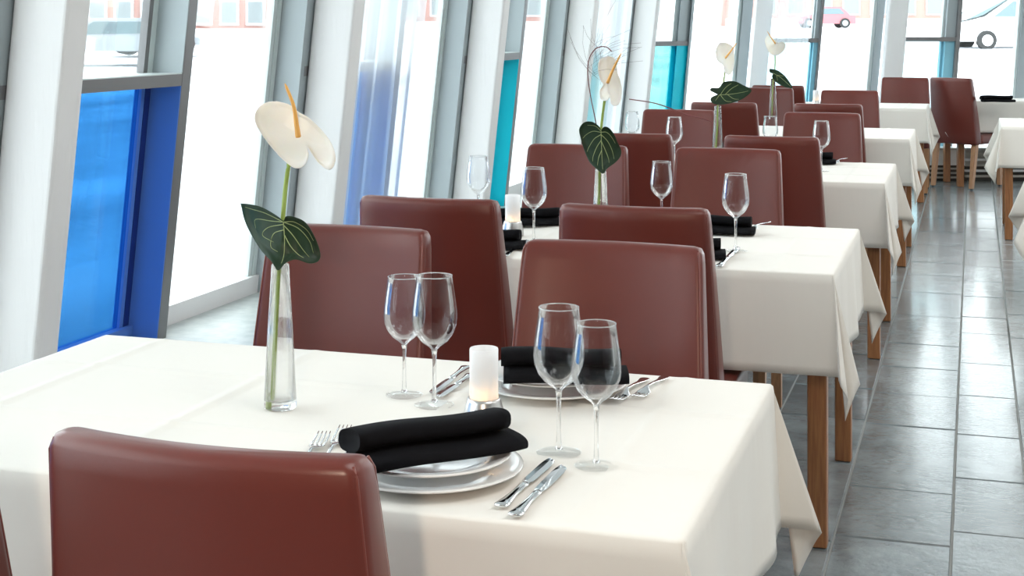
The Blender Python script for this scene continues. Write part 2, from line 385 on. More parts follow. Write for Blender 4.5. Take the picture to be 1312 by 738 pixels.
# low radiator bench at the end wall
def fb(mb, px0, px1, Z0, Z1, z0, z1):
    mb.hexa([cw((px0-656)/F*Z0, Z0, z0), cw((px1-656)/F*Z0, Z0, z0), cw((px1-656)/F*Z0, Z1, z0), cw((px0-656)/F*Z0, Z1, z0)],
            [cw((px0-656)/F*Z0, Z0, z1), cw((px1-656)/F*Z0, Z0, z1), cw((px1-656)/F*Z0, Z1, z1), cw((px0-656)/F*Z0, Z1, z1)])
RB = thing('radiator_bench', 'low white radiator bench with slatted grille along the end windows', 'bench')
m = MB(); fb(m, 1090, 1236, 13.27, 13.42, .14, .28); m.build('front_panel', M['benchfront'], RB)
m = MB(); fb(m, 1090, 1450, 13.25, 13.43, .28, .30); m.build('bench_top', M['bench'], RB)
m = MB(); fb(m, 1090, 1450, 13.34, 13.42, -.003, .139); m.build('plinth', M['dark'], RB)
m = MB(); fb(m, 1237, 1450, 13.34, 13.42, .141, .279); m.build('back_panel', M['grille'], RB)
for i in range(5):
    m = MB(); fb(m, 1237, 1450, 13.27, 13.30, .03+i*.05, .05+i*.05); m.build('slat', M['white_paint' if i % 2 else 'grille'], RB)
for i in range(3):
    m = MB(); fb(m, 1092, 1235, 13.28, 13.31, .02+i*.04, .035+i*.04); m.build('slat', M['grille'], RB)

# sheer curtains
def curtain(name, label, P0, P1, amp, folds, lean, zb=.34):
    """wavy sheet from ground point P0 to P1 (given at eye height), leaning by vector lean per metre"""
    d = (P1-P0); n = Vector((d.y, -d.x, 0)).normalized(); rows = 14; cols = folds*10; vs = []; fs = []
    for j in range(rows+1):
        z = zb+(ZC-.02-zb)*j/rows
        for i in range(cols+1):
            t = i/cols; ph = t*folds*2*math.pi
            p = P0+d*t+n*(amp*(math.sin(ph)+.35*math.sin(2.3*ph+1+.15*z)))+lean*(z-H)+d.normalized()*(.02*math.sin(z*1.1+ph*.5))
            vs.append((p.x, p.y, z))
    for j in range(rows):
        for i in range(cols):
            a = j*(cols+1)+i; fs.append((a, a+1, a+cols+2, a+cols+1))
    o = mk('sheer_curtain', vs, fs, M['sheer'], None, True); tag(o, label, 'curtain', 'sheer window curtains'); return o
lv = Vector((LEAN, 0, 0))
curtain('c', 'white sheer curtain over the blue pane right of the nearest flower', Vector((-2.56, 5.80, 0)), Vector((-2.56, onX(541, 2.56), 0)), .022, 4, lv)
curtain('c', 'white sheer curtain over the turquoise pane behind the red-grass flower', Vector((-2.56, 9.83, 0)), Vector((-2.56, onX(806, 2.56), 0)), .024, 4, lv)
def cpt(px, Z): return cw((px-656)/F*Z, Z, 0)
curtain('c', 'pale sheer curtain on the end windows behind the farthest flower', cpt(986, 13.1), cpt(1040, 13.2), 0.02, 3, cw(.088, 0, 0))

# ------------------------------------------------------------------ outside
def gz(r):
    pts = [(0, -.25), (6, -.2), (20, .05), (35, .28), (50, .45), (70, .95), (110, 1.15), (300, 1.6)]
    for (a, b), (c2, d) in zip(pts, pts[1:]):
        if r <= c2: return b+(d-b)*(r-a)/(c2-a)
    return pts[-1][1]
vs = []; fs = []; rads = [3.4, 6, 9, 14, 20, 28, 35, 43, 50, 60, 70, 90, 110, 200, 300]; NA = 40
m = MB()
for ri, r in enumerate(rads):
    for i in range(NA+1):
        th = R(-60+190*i/NA)            # angle from +Y towards -X
        vs.append((-r*math.sin(th), r*math.cos(th), gz(r)))
for ri in range(len(rads)-1):
    for i in range(NA):
        a = ri*(NA+1)+i; fs.append((a, a+NA+1, a+NA+2, a+1))
# start the snow outside the room
keep = [q for q in fs if not all((vs[i][0] > -3.1 and vs[i][1] < 14.7) for i in q)]
vs = [(x, y, z if not (x > -3.25 and y < 15.5) else min(z, -.3)) for x, y, z in vs]
struct(mk('snow_ground', vs, keep, M['snow'], None, True))
def strip(name, px0, px1, Za, Zb, lab):
    m = MB(); 
    for (q0, q1) in ((px0, px1),):
        pts = []
        n = 12
        for i in range(n+1):
            px = q0+(q1-q0)*i/n
            for Z in (Za, Zb):
                r = math.hypot((px-656)/F*Z, Z); p = cw((px-656)/F*Z, Z, gz(r)+.06); pts.append(p)
        m.add(pts, [(2*i, 2*i+2, 2*i+3, 2*i+1) for i in range(n)])
    return struct(m.build(name, M['street']))
def vehicle(name, label, cat, px, Z, length, hgt, paint, van=False, rz=0, gzz=None):
    r = math.hypot((px-656)/F*Z, Z); p = cw((px-656)/F*Z, Z, gz(r) if gzz is None else gzz)
    t = thing(name, label, cat, p, A+rz)
    hl = length/2; wd = .9
    if van: prof = [(-hl, .3), (hl, .3), (hl, hgt*.92), (hl-.1, hgt), (-hl*.15, hgt), (-hl*.62, hgt*.60), (-hl*.95, hgt*.5), (-hl, hgt*.42)]
    else: prof = [(-hl, .3), (hl, .3), (hl, hgt*.55), (hl*.8, hgt*.62), (hl*.5, hgt), (-hl*.25, hgt), (-hl*.55, hgt*.62), (-hl*.95, hgt*.55)]
    m = MB(); m.loft([[(x, y, z) for x, z in prof] for y in (wd, wd*.98, -wd*.98, -wd)]); m.build('body', paint, t)
    for sy in (-1, 1):
        m = MB(); y = sy*(wd+.01)
        if van:
            q = [(-hl*.50, hgt*.60), (-hl*.12, hgt*.60), (-hl*.12, hgt*.88), (-hl*.22, hgt*.88)]
        else: q = [(-hl*.45, hgt*.64), (hl*.62, hgt*.66), (hl*.45, hgt*.92), (-hl*.22, hgt*.92)]
        m.loft([[(x, y-.01, z) for x, z in q], [(x, y+.01, z) for x, z in q]]); m.build('side_window', M['carglass'], t)
        for sx in (-.62, .62):
            m = MB(); m.loft([[(hl*sx+.34*math.cos(a*math.pi/8), y+s, .34+.34*math.sin(a*math.pi/8)) for a in range(16)] for s in (-.12, .1)]); wv = m.build('wheel', M['tyre'], t)
            m = MB(); m.loft([[(hl*sx+.2*math.cos(a*math.pi/8), y+sy*.11+s, .34+.2*math.sin(a*math.pi/8)) for a in range(16)] for s in (-.02, .02)]); m.build('hub', M['grey_paint'] if not van else M['white_paint'], wv)
    if van:
        m = MB(); m.hexa([(-hl*.93, -.8, hgt*.53), (-hl*.64, -.8, hgt*.625), (-hl*.64, .8, hgt*.625), (-hl*.93, .8, hgt*.53)], [(-hl*.90, -.8, hgt*.535), (-hl*.17, -.75, hgt*.995), (-hl*.17, .75, hgt*.995), (-hl*.90, .8, hgt*.535)])
        m.build('windscreen', M['carglass'], t)
    return t
vehicle('van', 'white van parked in the snow outside the right end window', 'van', 1303, 52, 5.0, 1.95, M['white_paint'], True, R(6), .5)
vehicle('car', 'red car parked far off behind the end window over the far chairs', 'car', 1056, 100, 3.9, 1.45, M['red_paint'], False, 0, None)
vehicle('car', 'grey parked car seen through the nearest clear pane above the blue one', 'car', 138, 38, 3.8, 1.15, M['grey_paint'], False, R(20), .42)
vehicle('car', 'darker grey car parked to the right in the nearest clear pane', 'car', 196, 45, 2.6, .95, M['grey_paint'], False, R(20), .47)
def building(label, px0, px1, Z, h, base, wallm, floors, nwin, band=True):
    x0 = (px0-656)/F*Z; x1 = (px1-656)/F*Z; cx = (x0+x1)/2; hw = (x1-x0)/2
    t = thing('building', label, 'building', cw(cx, Z, base), A)
    m = MB(); m.box(-hw, hw, 0, 6, 0, h); m.build('wall', wallm, t)
    m = MB(); m.box(-hw-.2, hw+.2, -.3, 6.2, h, h+.4); m.build('roof', M['white_paint'], t)
    for f_ in range(floors):
        z0 = (f_+.35)*h/floors; z1 = (f_+.8)*h/floors
        if band:
            m = MB(); m.box(-hw, hw, -.12, -.01, z0-.35*h/floors+.02, z0-.12*h/floors); m.build('white_band', M['white_paint'], t)
        for i in range(nwin):
            xc = -hw+(i+.5)*2*hw/nwin; ww = hw/nwin*.55
            m = MB(); m.box(xc-ww-.1, xc+ww+.1, -.15, -.01, z0-.1, z1+.1); wi = m.build('window', M['white_paint'], t)
            m = MB(); m.box(xc-ww, xc+ww, -.2, -.151, z0, z1); m.build('pane', M['farglass'], wi)
building('long red brick building with white bands beyond the snow on the left', -60, 480, 62, 8, .75, M['brick'], 4, 16)
building('pale brick building seen between the white columns in the middle', 505, 860, 80, 9, .85, M['brick'], 3, 9)
building('pinkish brick building far behind the end windows', 930, 1215, 122, 13, 1.1, M['brick'], 4, 8)

# ------------------------------------------------------------------ tables and cloths
OV = .272
def table(name_lab, X0, X1, Y0, Y1, rz=0, origin=None):
    cx, cy = (X0+X1)/2, (Y0+Y1)/2; hx, hy = (X1-X0)/2, (Y1-Y0)/2
    t = thing('dining_table', name_lab, 'table', (cx, cy, 0), rz, 'cloth-covered dining tables')
    m = MB(); m.box(-hx+.004, hx-.004, -hy+.004, hy-.004, .722, .747); m.build('tabletop', M['wood'], t)
    for sx in (-1, 1):
        for sy in (-1, 1):
            x = sx*(hx-.043); y = sy*(hy-.043); m = MB(); m.box(x-.026, x+.026, y-.026, y+.026, 0.002, .722)
            l = m.build('leg', M['wood'], t); bv = l.modifiers.new('bevel', 'BEVEL'); bv.width = .003
    for sy in (-1, 1):
        m = MB(); m.box(-hx+.07, hx-.07, sy*(hy-.045)-.01, sy*(hy-.045)+.01, .65, .722); m.build('apron', M['wood'], t)
    for sx in (-1, 1):
        m = MB(); m.box(sx*(hx-.045)-.01, sx*(hx-.045)+.01, -hy+.07, hy-.07, .65, .722); m.build('apron', M['wood'], t)
    return t
def cloth(label, X0, X1, Y0, Y1, seed=0, rz=0, lobes=None):
    rnd = random.Random(seed); cx, cy = (X0+X1)/2, (Y0+Y1)/2; hx, hy = (X1-X0)/2, (Y1-Y0)/2
    ZT = .7515; NX, NY = 144, 88; vs = []; fs = []
    cr_x = [-.30*2*hx*.5*1.0, .27*hx, .78*hx, -.80*hx]; cr_y = [-.33*hy*1.0, .42*hy]
    def top(x, y):
        z = 0
        for c in cr_x: z += .0036*math.exp(-((x-c)/.010)**2)
        for c in cr_y: z += .0036*math.exp(-((y-c)/.010)**2)
        return ZT+z*(1 if min(hx-abs(x), hy-abs(y)) > .02 else .3)
    gx = [-hx+2*hx*i/NX for i in range(NX+1)]; gy = [-hy+2*hy*j/NY for j in range(NY+1)]
    for y in gy:
        for x in gx: vs.append((x, y, top(x, y)))
    for j in range(NY):
        for i in range(NX):
            a = j*(NX+1)+i; fs.append((a, a+1, a+NX+2, a+NX+1))
    # skirt columns: list of (edge vertex index, function s-> offset)
    cols = []; W1 = rnd.uniform(0, 6)
    sides = [((0, -1), [(i, 0) for i in range(NX+1)]), ((1, 0), [(NX, j) for j in range(NY+1)]), ((0, 1), [(NX-i, NY) for i in range(NX+1)]), ((-1, 0), [(0, NY-j) for j in range(NY+1)])]
    RS = 14
    ss = [0, .006, .014]+[.014+(1-.014)*(k/(RS-3)) for k in range(1, RS-2)]
    for si, (n, idx) in enumerate(sides):
        n2 = sides[(si+1) % 4][0]; m = len(idx)-1; L = 2*hx if si % 2 == 0 else 2*hy
        for q, (i, j) in enumerate(idx):
            u = q/m; d = min(u, 1-u)*L; env = min(1, d/.12)
            wob = (.007*math.sin(u*L*11+W1+si)+.005*math.sin(u*L*23+2*W1))*env
            col = []
            for s in ss:
                L_ = s*OV; o = .004*min(1, s/.014)+(.012+wob)*s
                x, y = gx[i]+n[0]*o, gy[j]+n[1]*o
                col.append((x, y, ZT-L_*(1 if s > .02 else .8)-.0001))
            cols.append((j*(NX+1)+i, col))
        # corner fan after this side: from normal n to n2
        i, j = idx[-1]; e1, e2 = n, n2
        g1, g2 = (lobes or {}).get(si, {0: (.075, .10), 1: (.10, .09)}.get(si, (.112, .112)))
        lb = [(0, .012, .0), (11, .016, g1*.5), (22, .026, g1), (34, .045, g1*.75), (45, .040, .035), (56, g2*.75, .045), (68, g2, .026), (79, g2*.5, .016), (90, 0, .012)]
        NF = 32
        for k in range(1, NF):
            ph = 90*k/NF
            for (p0, a0, b0), (p1, a1, b1) in zip(lb, lb[1:]):
                if p0 <= ph <= p1:
                    t = (ph-p0)/(p1-p0); t = t*t*(3-2*t) if False else t; oa, ob = a0+(a1-a0)*t, b0+(b1-b0)*t; break
            Lr = OV/math.cos(R(min(ph, 90-ph))); hh = math.hypot(oa, ob); dr = math.sqrt(max(Lr*Lr-hh*hh, .01)); col = []
            for s in ss:
                x = gx[i]+(e1[0]*oa+e2[0]*ob)*s+(e1[0]*math.cos(R(ph))+e2[0]*math.sin(R(ph)))*.004*min(1, s/.014)
                y = gy[j]+(e1[1]*oa+e2[1]*ob)*s+(e1[1]*math.cos(R(ph))+e2[1]*math.sin(R(ph)))*.004*min(1, s/.014)
                col.append((x, y, ZT-dr*s-.0001))
            cols.append((j*(NX+1)+i, col))
    base = len(vs); n = len(cols); r_ = len(ss)-1
    for vi, col in cols:
        for p in col[1:]: vs.append(p)
    for c in range(n):
        d = (c+1) % n
        a0, b0 = cols[c][0], cols[d][0]
        A0, B0 = base+c*r_, base+d*r_
        fs.append((a0, A0, B0, b0) if a0 != b0 else (a0, A0, B0))
        for k in range(r_-1): fs.append((A0+k, A0+k+1, B0+k+1, B0+k))
    o = mk('tablecloth', vs, fs, M['cloth'], None, True); o.location = (cx, cy, 0); o.rotation_euler = (0, 0, rz)
    sd = o.modifiers.new('thickness', 'SOLIDIFY'); sd.thickness = .0012; sd.offset = 1
    tag(o, label, 'tablecloth', 'cream tablecloths'); return o
XR, XL = -.365, -1.80
rows = [(1.89, 2.76), (4.02, 4.93), (6.37, 7.28), (8.84, 9.72), (12.05, 12.80)]
onames = ['nearest', 'second', 'third', 'fourth', 'fifth']
tl = ['wooden table under the nearest cream cloth, set with two plates', 'wooden table of the second row, two square oak legs showing in the aisle',
      'wooden table of the third row under a cream cloth', 'wooden table of the fourth row under a cream cloth', 'wooden table of the fifth and last row before the end windows']
cl = ['cream tablecloth on the nearest table with plates and black napkin', 'cream tablecloth on the second table of the row, corner hanging over the aisle',
      'cream tablecloth on the third table of the row', 'cream tablecloth on the fourth table of the row', 'cream tablecloth on the fifth and farthest table of the row']
for k, (y0, y1) in enumerate(rows):
    table(tl[k], XL, XR, y0, y1); cloth(cl[k], XL, XR, y0, y1, k, 0, {0: (.09, .06), 1: (.11, .092)} if k == 0 else None)
# right-hand tables
table('wooden table at the right edge with oak legs at the aisle', .175, 1.55, 10.15, 11.02); cloth('cream tablecloth with pointed hanging corner on the right edge table', .175, 1.55, 10.15, 11.02, 21)
table('wooden table mostly out of frame at the right edge', .272, 1.64, 6.70, 7.55); cloth('cream tablecloth corner reaching in at the right edge over the aisle', .272, 1.64, 6.70, 7.55, 22)
q = cw(4.50, 12.97, 0)
table('wooden table in the far right corner before the end windows', q.x-.62, q.x+.62, q.y-.24, q.y+.24, A); cloth('white tablecloth on the far right corner table with black napkin', q.x-.62, q.x+.62, q.y-.24, q.y+.24, 23, A)

# ------------------------------------------------------------------ chairs
def make_chair(label):
    t = thing('dining_chair', label, 'chair', (0, 0, 0), 0, 'brown leather dining chairs')
    ZS = [(.385, .0), (.40, 0), (.47, 0), (.56, 0), (.66, 0), (.76, 0), (.86, 0), (.92, 0), (.945, 0), (.956, 0), (.960, 0)]
    def ctr(z): return -.205-.075*((z-.385)/.575)**1.35
    rings = []
    for i, (z, _) in enumerate(ZS):
        u = (z-.385)/.575; hw = .222-.026*u**1.2; th = .052-.024*u
        ins = {0: .010, len(ZS)-3: .001, len(ZS)-2: .006, len(ZS)-1: .018}.get(i, 0)
        pts = rrect(hw-ins, max(th-ins, .006), min(.016, max(th-ins, .006)*.9), 4, 10)
        rings.append([(x, ctr(z)+y-.026*(1-(x/hw)**2)*min(1, u*1.6+.2), z) for x, y in pts])
    m = MB(); m.loft(rings); bk = m.build('backrest', M['leather'], t, True)
    for sx in (-1, 1):
        for sy in (-1, 1):
            path = []
            for z in [.395+.545*i/12 for i in range(13)]:
                u = (z-.385)/.575; hw = .222-.026*u**1.2; th = .052-.024*u
                path.append((sx*(hw-.0052), ctr(z)+sy*(th-.0052), z))
            path.append((sx*(hw-.010), ctr(.953)+sy*(th-.009), .953))
            m = MB(); m.tube(path, .0021, 6); m.build('piping', M['piping'], bk, True)
    rings = []
    for z, ins in ((.385, .012), (.395, .002), (.42, 0), (.452, 0), (.463, .006), (.467, .03)):
        rings.append([(x, y+.035+.0, z) for x, y in rrect(.222-ins, .195-ins, .03, 4, 6)])
    m = MB(); m.loft(rings); m.build('seat', M['leather'], t, True)
    for sx in (-1, 1):
        for y0, y1 in ((.195, .205), (-.205, -.265)):
            x = sx*.185; x1 = sx*.185; m = MB(); a, b = .023, .016
            m.hexa([(x1-b, y1-b, .012), (x1+b, y1-b, .012), (x1+b, y1+b, .012), (x1-b, y1+b, .012)], [(x-a, y0-a, .386), (x+a, y0-a, .386), (x+a, y0+a, .386), (x-a, y0+a, .386)])
            l = m.build('leg', M['wood_pale'], t)
            m = MB(); m.lathe([(0, 0.001), (.013, .001), (.013, .012), (0, .012)], 12, (x1, y1, 0)); m.build('foot_glide', M['glide'], l)
    return t
CH = [  # px, py of the back's top centre, rotation, seen-from-behind, label
    (243, 580, 0, 1, 'reddish brown leather chair in the foreground, back to the camera'),
    (-242, 548, 0, 1, 'brown leather chair barely entering at the lower left corner'),
    (452, 291, 180, 0, 'brown leather chair behind the nearest flower vase'),
    (788, 312, 180, 0, 'brown leather chair behind the nearest pair of large wine glasses'),
    (543, 256, 0, 1, 'brown leather chair seen from behind, right behind the chair at the nearest vase'),
    (808, 267, 0, 1, 'brown leather chair seen from behind, overtopping the chair at the large wine glasses'),
    (742, 186, 180, 0, 'brown leather chair behind the heart-leaf vase of the second table'),
    (934, 191, 180, 0, 'brown leather chair at the far right side of the second table'),
    (800, 172, 0, 1, 'dark brown chair back right of the red-grass flower'),
    (987, 176, 0, 1, 'dark brown chair back at the near right side of the third table'),
    (871, 141, 180, 0, 'brown chair at the far left side of the third table, under the red blade'),
    (1054, 145, 180, 0, 'brown chair at the far right side of the third table'),
    (926, 132, 0, 1, 'dark brown chair back behind the third vase'),
    (1060, 134, 0, 1, 'brown chair back at the near right side of the fourth table, only its top showing'),
    (982, 113, 180, 0, 'brown chair behind the farthest slender vase'),
    (1089, 116, 180, 0, 'brown chair at the far right side of the fourth table'),
    (996, 110, 0, 1, 'dark brown chair back at the near left side of the fifth table, mostly hidden'),
    (1160, 99.5, 180, 0, 'brown chair at the far side of the fifth table, left of the angled chair'),
]
proto = None
for i, (px, py, rz, near, lab) in enumerate(CH):
    p = atz(px, py, .957); ly = -.318 if near else -.30
    Rz = R(rz); oy = p.y-(ly if rz == 0 else -ly)
    if rz == 180 and 0: pass
    if proto is None: proto = make_chair(lab); c = proto; c.location = (p.x, oy, 0)
    else: c = dup(proto, (p.x, oy, 0), Rz, lab)
p = atz(1217, 100, .957)
a = R(-30); off = Vector((math.sin(-a)*-.3, 0, 0))
c = dup(proto, (p.x+math.sin(-a)*.30, p.y+math.cos(a)*.30, 0), a, 'brown leather chair turned sideways by the aisle, all its wooden legs showing')
for n in ():
    pass

# ------------------------------------------------------------------ table ware
TZ = .7550
def make_glass(label):
    t = thing('wine_glass', label, 'wine glass', (0, 0, 0), 0, 'wine glasses')
    outer = [(.0045, .098), (.010, .1035), (.022, .112), (.032, .124), (.0385, .139), (.0405, .154), (.0398, .170), (.0372, .190), (.0342, .210), (.0318, .2285)]
    inner = [(r-.0011, z) for r, z in outer[2:]]; inner = [(0.0001, .1085), (.012, .1095)]+inner
    m = MB(); m.lathe([(0.0001, .097)]+outer+[(.0312, .2292)]+inner[::-1], 40); m.build('bowl', M['bowlglass'], t, True)
    m = MB(); m.lathe([(.0001, .006), (.006, .006), (.0042, .014), (.0034, .035), (.0033, .065), (.0040, .088), (.0055, .0968), (.0001, .0968)], 20); m.build('stem', M['glass'], t, True)
    m = MB(); m.lathe([(.0001, 0.0), (.034, 0.0), (.0365, .0008), (.035, .0016), (.020, .0032), (.009, .0058), (.0001, .0058)], 40); m.build('foot', M['footglass'], t, True)
    m = MB(); m.lathe([(.0315+.0009*math.cos(a*math.pi/4), .2288+.0009*math.sin(a*math.pi/4)) for a in range(8)], 40, loop=True); m.build('rim', M['glass'], t, True)
    return t
def scaled(o, s): o.scale = (s, s, s); return o
g0 = None
def glass(px, ytop, size, lab, ybase=None):
    global g0
    Z = F*(H-TZ)/(ybase-YH) if ybase else F*(H-TZ-.229*size)/(ytop-YH)
    p = atZ(px, YH, Z)
    if g0 is None: g0 = make_glass(lab); g = g0; g.location = (p.x, p.y, TZ)
    else: g = dup(g0, (p.x, p.y, TZ), 0, lab)
    g.scale = (size, size, size)
glass(716, 394, 1.0, 'larger of the two wine glasses standing above the knives', 580)
glass(764, 418, .95, 'smaller wine glass directly above the knife tips', 597)
glass(556.5, 352, 1.0, 'larger of the two wine glasses left of the candle', 519)
glass(518, 355, .94, 'smaller wine glass left of the candle, partly behind the larger', 506)
glass(684, 215, 1.0, 'wine glass right beside the candle on the second table')
glass(613, 200, 1.0, 'faint wine glass against the white column on the second table')
glass(942.5, 223, 1.0, 'wine glass above the knife on the second table near the aisle')
glass(847.5, 207, .95, 'wine glass in front of a chair between the second table chairs')
glass(864, 150, 1.0, 'wine glass at the left of the third table near the red blade')
glass(810, 143, .95, 'barely visible wine glass against the turquoise window')
glass(1052.5, 155, 1.0, 'wine glass at the aisle end of the third table')
glass(987, 149, .95, 'wine glass below the slender farthest vase on the third table')
# candle lights
def candle(px, ybase, lab, s=1):
    p = atz(px, ybase, TZ); t = thing('candle_holder', lab, 'candle holder', (p.x, p.y, TZ), 0, 'frosted tealight holders')
    m = MB(); m.lathe([(.0001, 0), (.033, 0), (.0355, .003), (.0355, .010), (.0335, .026), (.0290, .042), (.0275, .047), (.0250, .047), (.0248, .030), (.0001, .028)], 36); m.build('base', M['brushed'], t, True)
    m = MB(); m.lathe([(.0001, .031), (.0240, .031), (.0242, .034), (.0242, .128), (.0236, .130), (.0226, .129), (.0225, .036), (.0001, .035)], 36); m.build('frosted_shade', M['frost'], t, True)
    m = MB(); m.lathe([(.0001, .0365), (.018, .0365), (.018, .048), (.0001, .048)], 24); tw = m.build('tealight', M['wax'], t, True)
    m = MB(); m.lathe([(.0001, .050), (.0035, .054), (.003, .060), (.0001, .070)], 10); m.build('flame', M['flame'], tw, True)
    l = bpy.data.lights.new('candle_light', 'POINT'); l.energy = .12; l.color = (1, .55, .22); l.shadow_soft_size = .004
    lo = bpy.data.objects.new('candle_light', l); COL.objects.link(lo); lo.parent = t; lo.location = (0, -.012, .056)
    return t
candle(620, 545, 'frosted candle holder with glowing tealight on the nearest table')
candle(657, 302, 'frosted candle holder with steel base on the second table')
p = candle(1045.5, 0+30+F*(H-TZ)/11.9, 'small white candle holder on the farthest table behind the chairs')
# plates
def plate(px, py, z, r, lab):
    Z = None; p = atz(px, py, TZ)
    t = MB(); t.lathe([(.0001, .002), (r*.58, .0), (r*.62, .002), (r*.97, .0125), (r, .0145), (r*.992, .0165), (r*.95, .0165), (r*.70, .0085), (r*.62, .0065), (.0001, .0055)], 64)
    o = t.build('plate', M['china'], None, True); o.location = (p.x, p.y, z); tag(o, lab, 'plate', 'white china plates'); return o
plate(550, 606, TZ, .142, 'lower and larger white plate before the foreground chair')
plate(549, 606, TZ+.0175, .125, 'upper white plate under the foreground black napkin')
plate(707, 497, TZ, .14, 'lower and larger white plate at the far side of the nearest table')
plate(706, 497, TZ+.0175, .123, 'upper white plate under the far napkin of the nearest table')
# napkins: one cloth folded into two stacked rolls
def napkin(P0, P1, z, lab, s=1.0, front=-1):
    """P0, P1 world xy of left and right end"""
    d = Vector((P1.x-P0.x, P1.y-P0.y, 0)); L = d.length; rz = math.atan2(d.y, d.x); c = (P0+P1)/2
    m = MB()
    for (v0, zc, hv, hz, a0, a1, tilt) in ((-.014, .0125, .046, .0115, -.48, .54, 0), (.008, .0385, .040, .0165, -.5, .485, .35)):
        rings = []; N = 18
        for k in range(N+1):
            t = k/N; x = L*(a0+(a1-a0)*t); e = min(t, 1-t)*N; sc = 1 if e >= 1 else .97
            ring = []
            for q in range(24):
                an = 2*math.pi*q/24; cs, sn = math.cos(an), math.sin(an)
                pv = math.copysign(abs(cs)**.7, cs)*hv*sc*(1+.02*math.sin(t*7+an)); pz = math.copysign(abs(sn)**.75, sn)*hz*sc*(1+.04*math.sin(t*5+1))
                ring.append((x, v0+pv, zc+pz-tilt*pv*.5+.002*math.sin(t*6)))
            rings.append(ring)
        cc = Vector((L*a0+.006, v0, zc)); rings.insert(0, [Vector(v)*.8+Vector((L*a0+.02, v0, zc))*.2 for v in rings[0]])
        rings.append([Vector(v)*.8+Vector((L*a1-.02, v0, zc))*.2 for v in rings[-1]])
        m.loft(rings)
    o = m.build('napkin', M['napkin'], None, True); o.location = (c.x, c.y, z+.0015); o.rotation_euler = (0, 0, rz); tag(o, lab, 'napkin', 'black folded napkins'); return o
ZN = TZ+.035
napkin(atz(450, 602, ZN), atz(645, 570, ZN), ZN, 'rolled black napkin on the plates behind the foreground chair')
napkin(atz(642, 487, ZN), atz(797, 487, ZN), ZN, 'rolled black napkin on the far plates behind the large wine glasses')
napkin(atz(560, 316, TZ), atz(668, 318, TZ), TZ, 'black napkin with two roll ends showing beside the second candle')
napkin(atz(632, 290, TZ), atz(716, 287, TZ), TZ, 'black napkin behind the candle on the second table')
napkin(atz(815, 328, TZ), atz(925, 330, TZ), TZ, 'black napkin ends left of the knife on the second table')
napkin(atz(872, 297, TZ), atz(964, 300, TZ), TZ, 'black napkin left of the fork on the second table')
napkin(atz(1005, 209, TZ), atz(1068, 210, TZ), TZ, 'black napkin on the third table behind the wine glass')
q1, q2 = atz(1257, 131, TZ), atz(1297, 131, TZ)
napkin(q1, q2, TZ, 'black napkin lying on the far right corner table')
# cutlery
def knife(P0, P1, lab):
    d = P1-P0; L = math.hypot(d.x, d.y); rz = math.atan2(d.y, d.x)
    t = thing('table_knife', lab, 'knife', (P0.x, P0.y, TZ+.0005), rz, 'table knives')
    m = MB(); rings = []
    for u, hw, hz in ((0, .009, .0022), (.03, .0115, .0034), (.10, .0095, .0034), (.25, .0062, .003), (.38, .0066, .0032), (.43, .0075, .003), (.46, .0050, .0022)):
        rings.append([(u*L, hw*math.cos(a*math.pi/8), .0036+hz*math.sin(a*math.pi/8)) for a in range(16)])
    m.loft(rings); m.build('handle', M['chrome'], t, True)
    m = MB(); rings = []
    for u, y0, y1 in ((.455, -.005, .006), (.50, -.008, .008), (.60, -.0095, .0085), (.85, -.0105, .0085), (.94, -.009, .0075), (.985, -.004, .006), (1.0, .002, .005)):
        rings.append([(u*L, y0, .0030), (u*L, (y0+y1)/2, .0022), (u*L, y1, .0028), (u*L, y1, .0040), (u*L, (y0+y1)/2, .0050), (u*L, y0, .0036)])
    m.loft(rings); m.build('blade', M['chrome'], t)
def fork(P0, P1, lab):                 # P0 handle end, P1 tine tips
    d = P1-P0; L = math.hypot(d.x, d.y); rz = math.atan2(d.y, d.x)
    t = thing('table_fork', lab, 'fork', (P0.x, P0.y, TZ+.0005), rz, 'table forks')
    m = MB(); rings = []
    for u, hw, hz, z in ((0, .009, .0015, .003), (.03, .0105, .002, .003), (.15, .0075, .002, .0035), (.4, .0035, .002, .008), (.6, .003, .002, .010), (.66, .006, .0016, .008), (.72, .0125, .0012, .0045), (.78, .0135, .001, .0025)):
        rings.append([(u*L, hw*math.cos(a*math.pi/6), z+hz*math.sin(a*math.pi/6)) for a in range(12)])
    m.loft(rings); m.build('handle', M['chrome'], t, True)
    for k in range(4):
        y = -.0105+.007*k; m = MB(); m.tube([(.77*L, y, .003), (.86*L, y, .0025), (.95*L, y*.95, .005), (L, y*.92, .008)], [.0018, .0017, .0014, .0007], 6); m.build('tine', M['chrome'], t, True)
knife(atz(641, 652, TZ), atz(707, 591, TZ), 'left of the two knives beside the foreground plate')
knife(atz(659, 664, TZ), atz(722, 600, TZ), 'right of the two knives beside the foreground plate')
knife(atz(598, 472, TZ), atz(553, 507, TZ), 'thin knife behind the left wine glasses')
knife(atz(604, 482, TZ), atz(562, 511, TZ), 'knife lying between the candle and the left wine glasses')
fork(atz(370, 625, TZ), atz(416, 559, TZ), 'left fork with tines showing behind the foreground chair')
fork(atz(397, 628, TZ), atz(443, 551, TZ), 'right fork with tines against the black napkin end')
fork(atz(827, 487, TZ), atz(787, 517, TZ), 'left fork at the far right plate of the nearest table')
fork(atz(852, 485, TZ), atz(814, 513, TZ), 'right fork near the far right corner of the nearest table')
knife(atz(646, 330, TZ), atz(676, 309, TZ), 'knife beside the napkin ends at the second candle')
knife(atz(921, 343, TZ), atz(946, 318, TZ), 'knife below the aisle-side wine glass of the second table')
fork(atz(985, 285, TZ), atz(958, 297, TZ), 'fork right of the black napkin on the second table')
fork(atz(1084, 203, TZ), atz(1068, 210, TZ), 'fork beside the napkin on the third table')

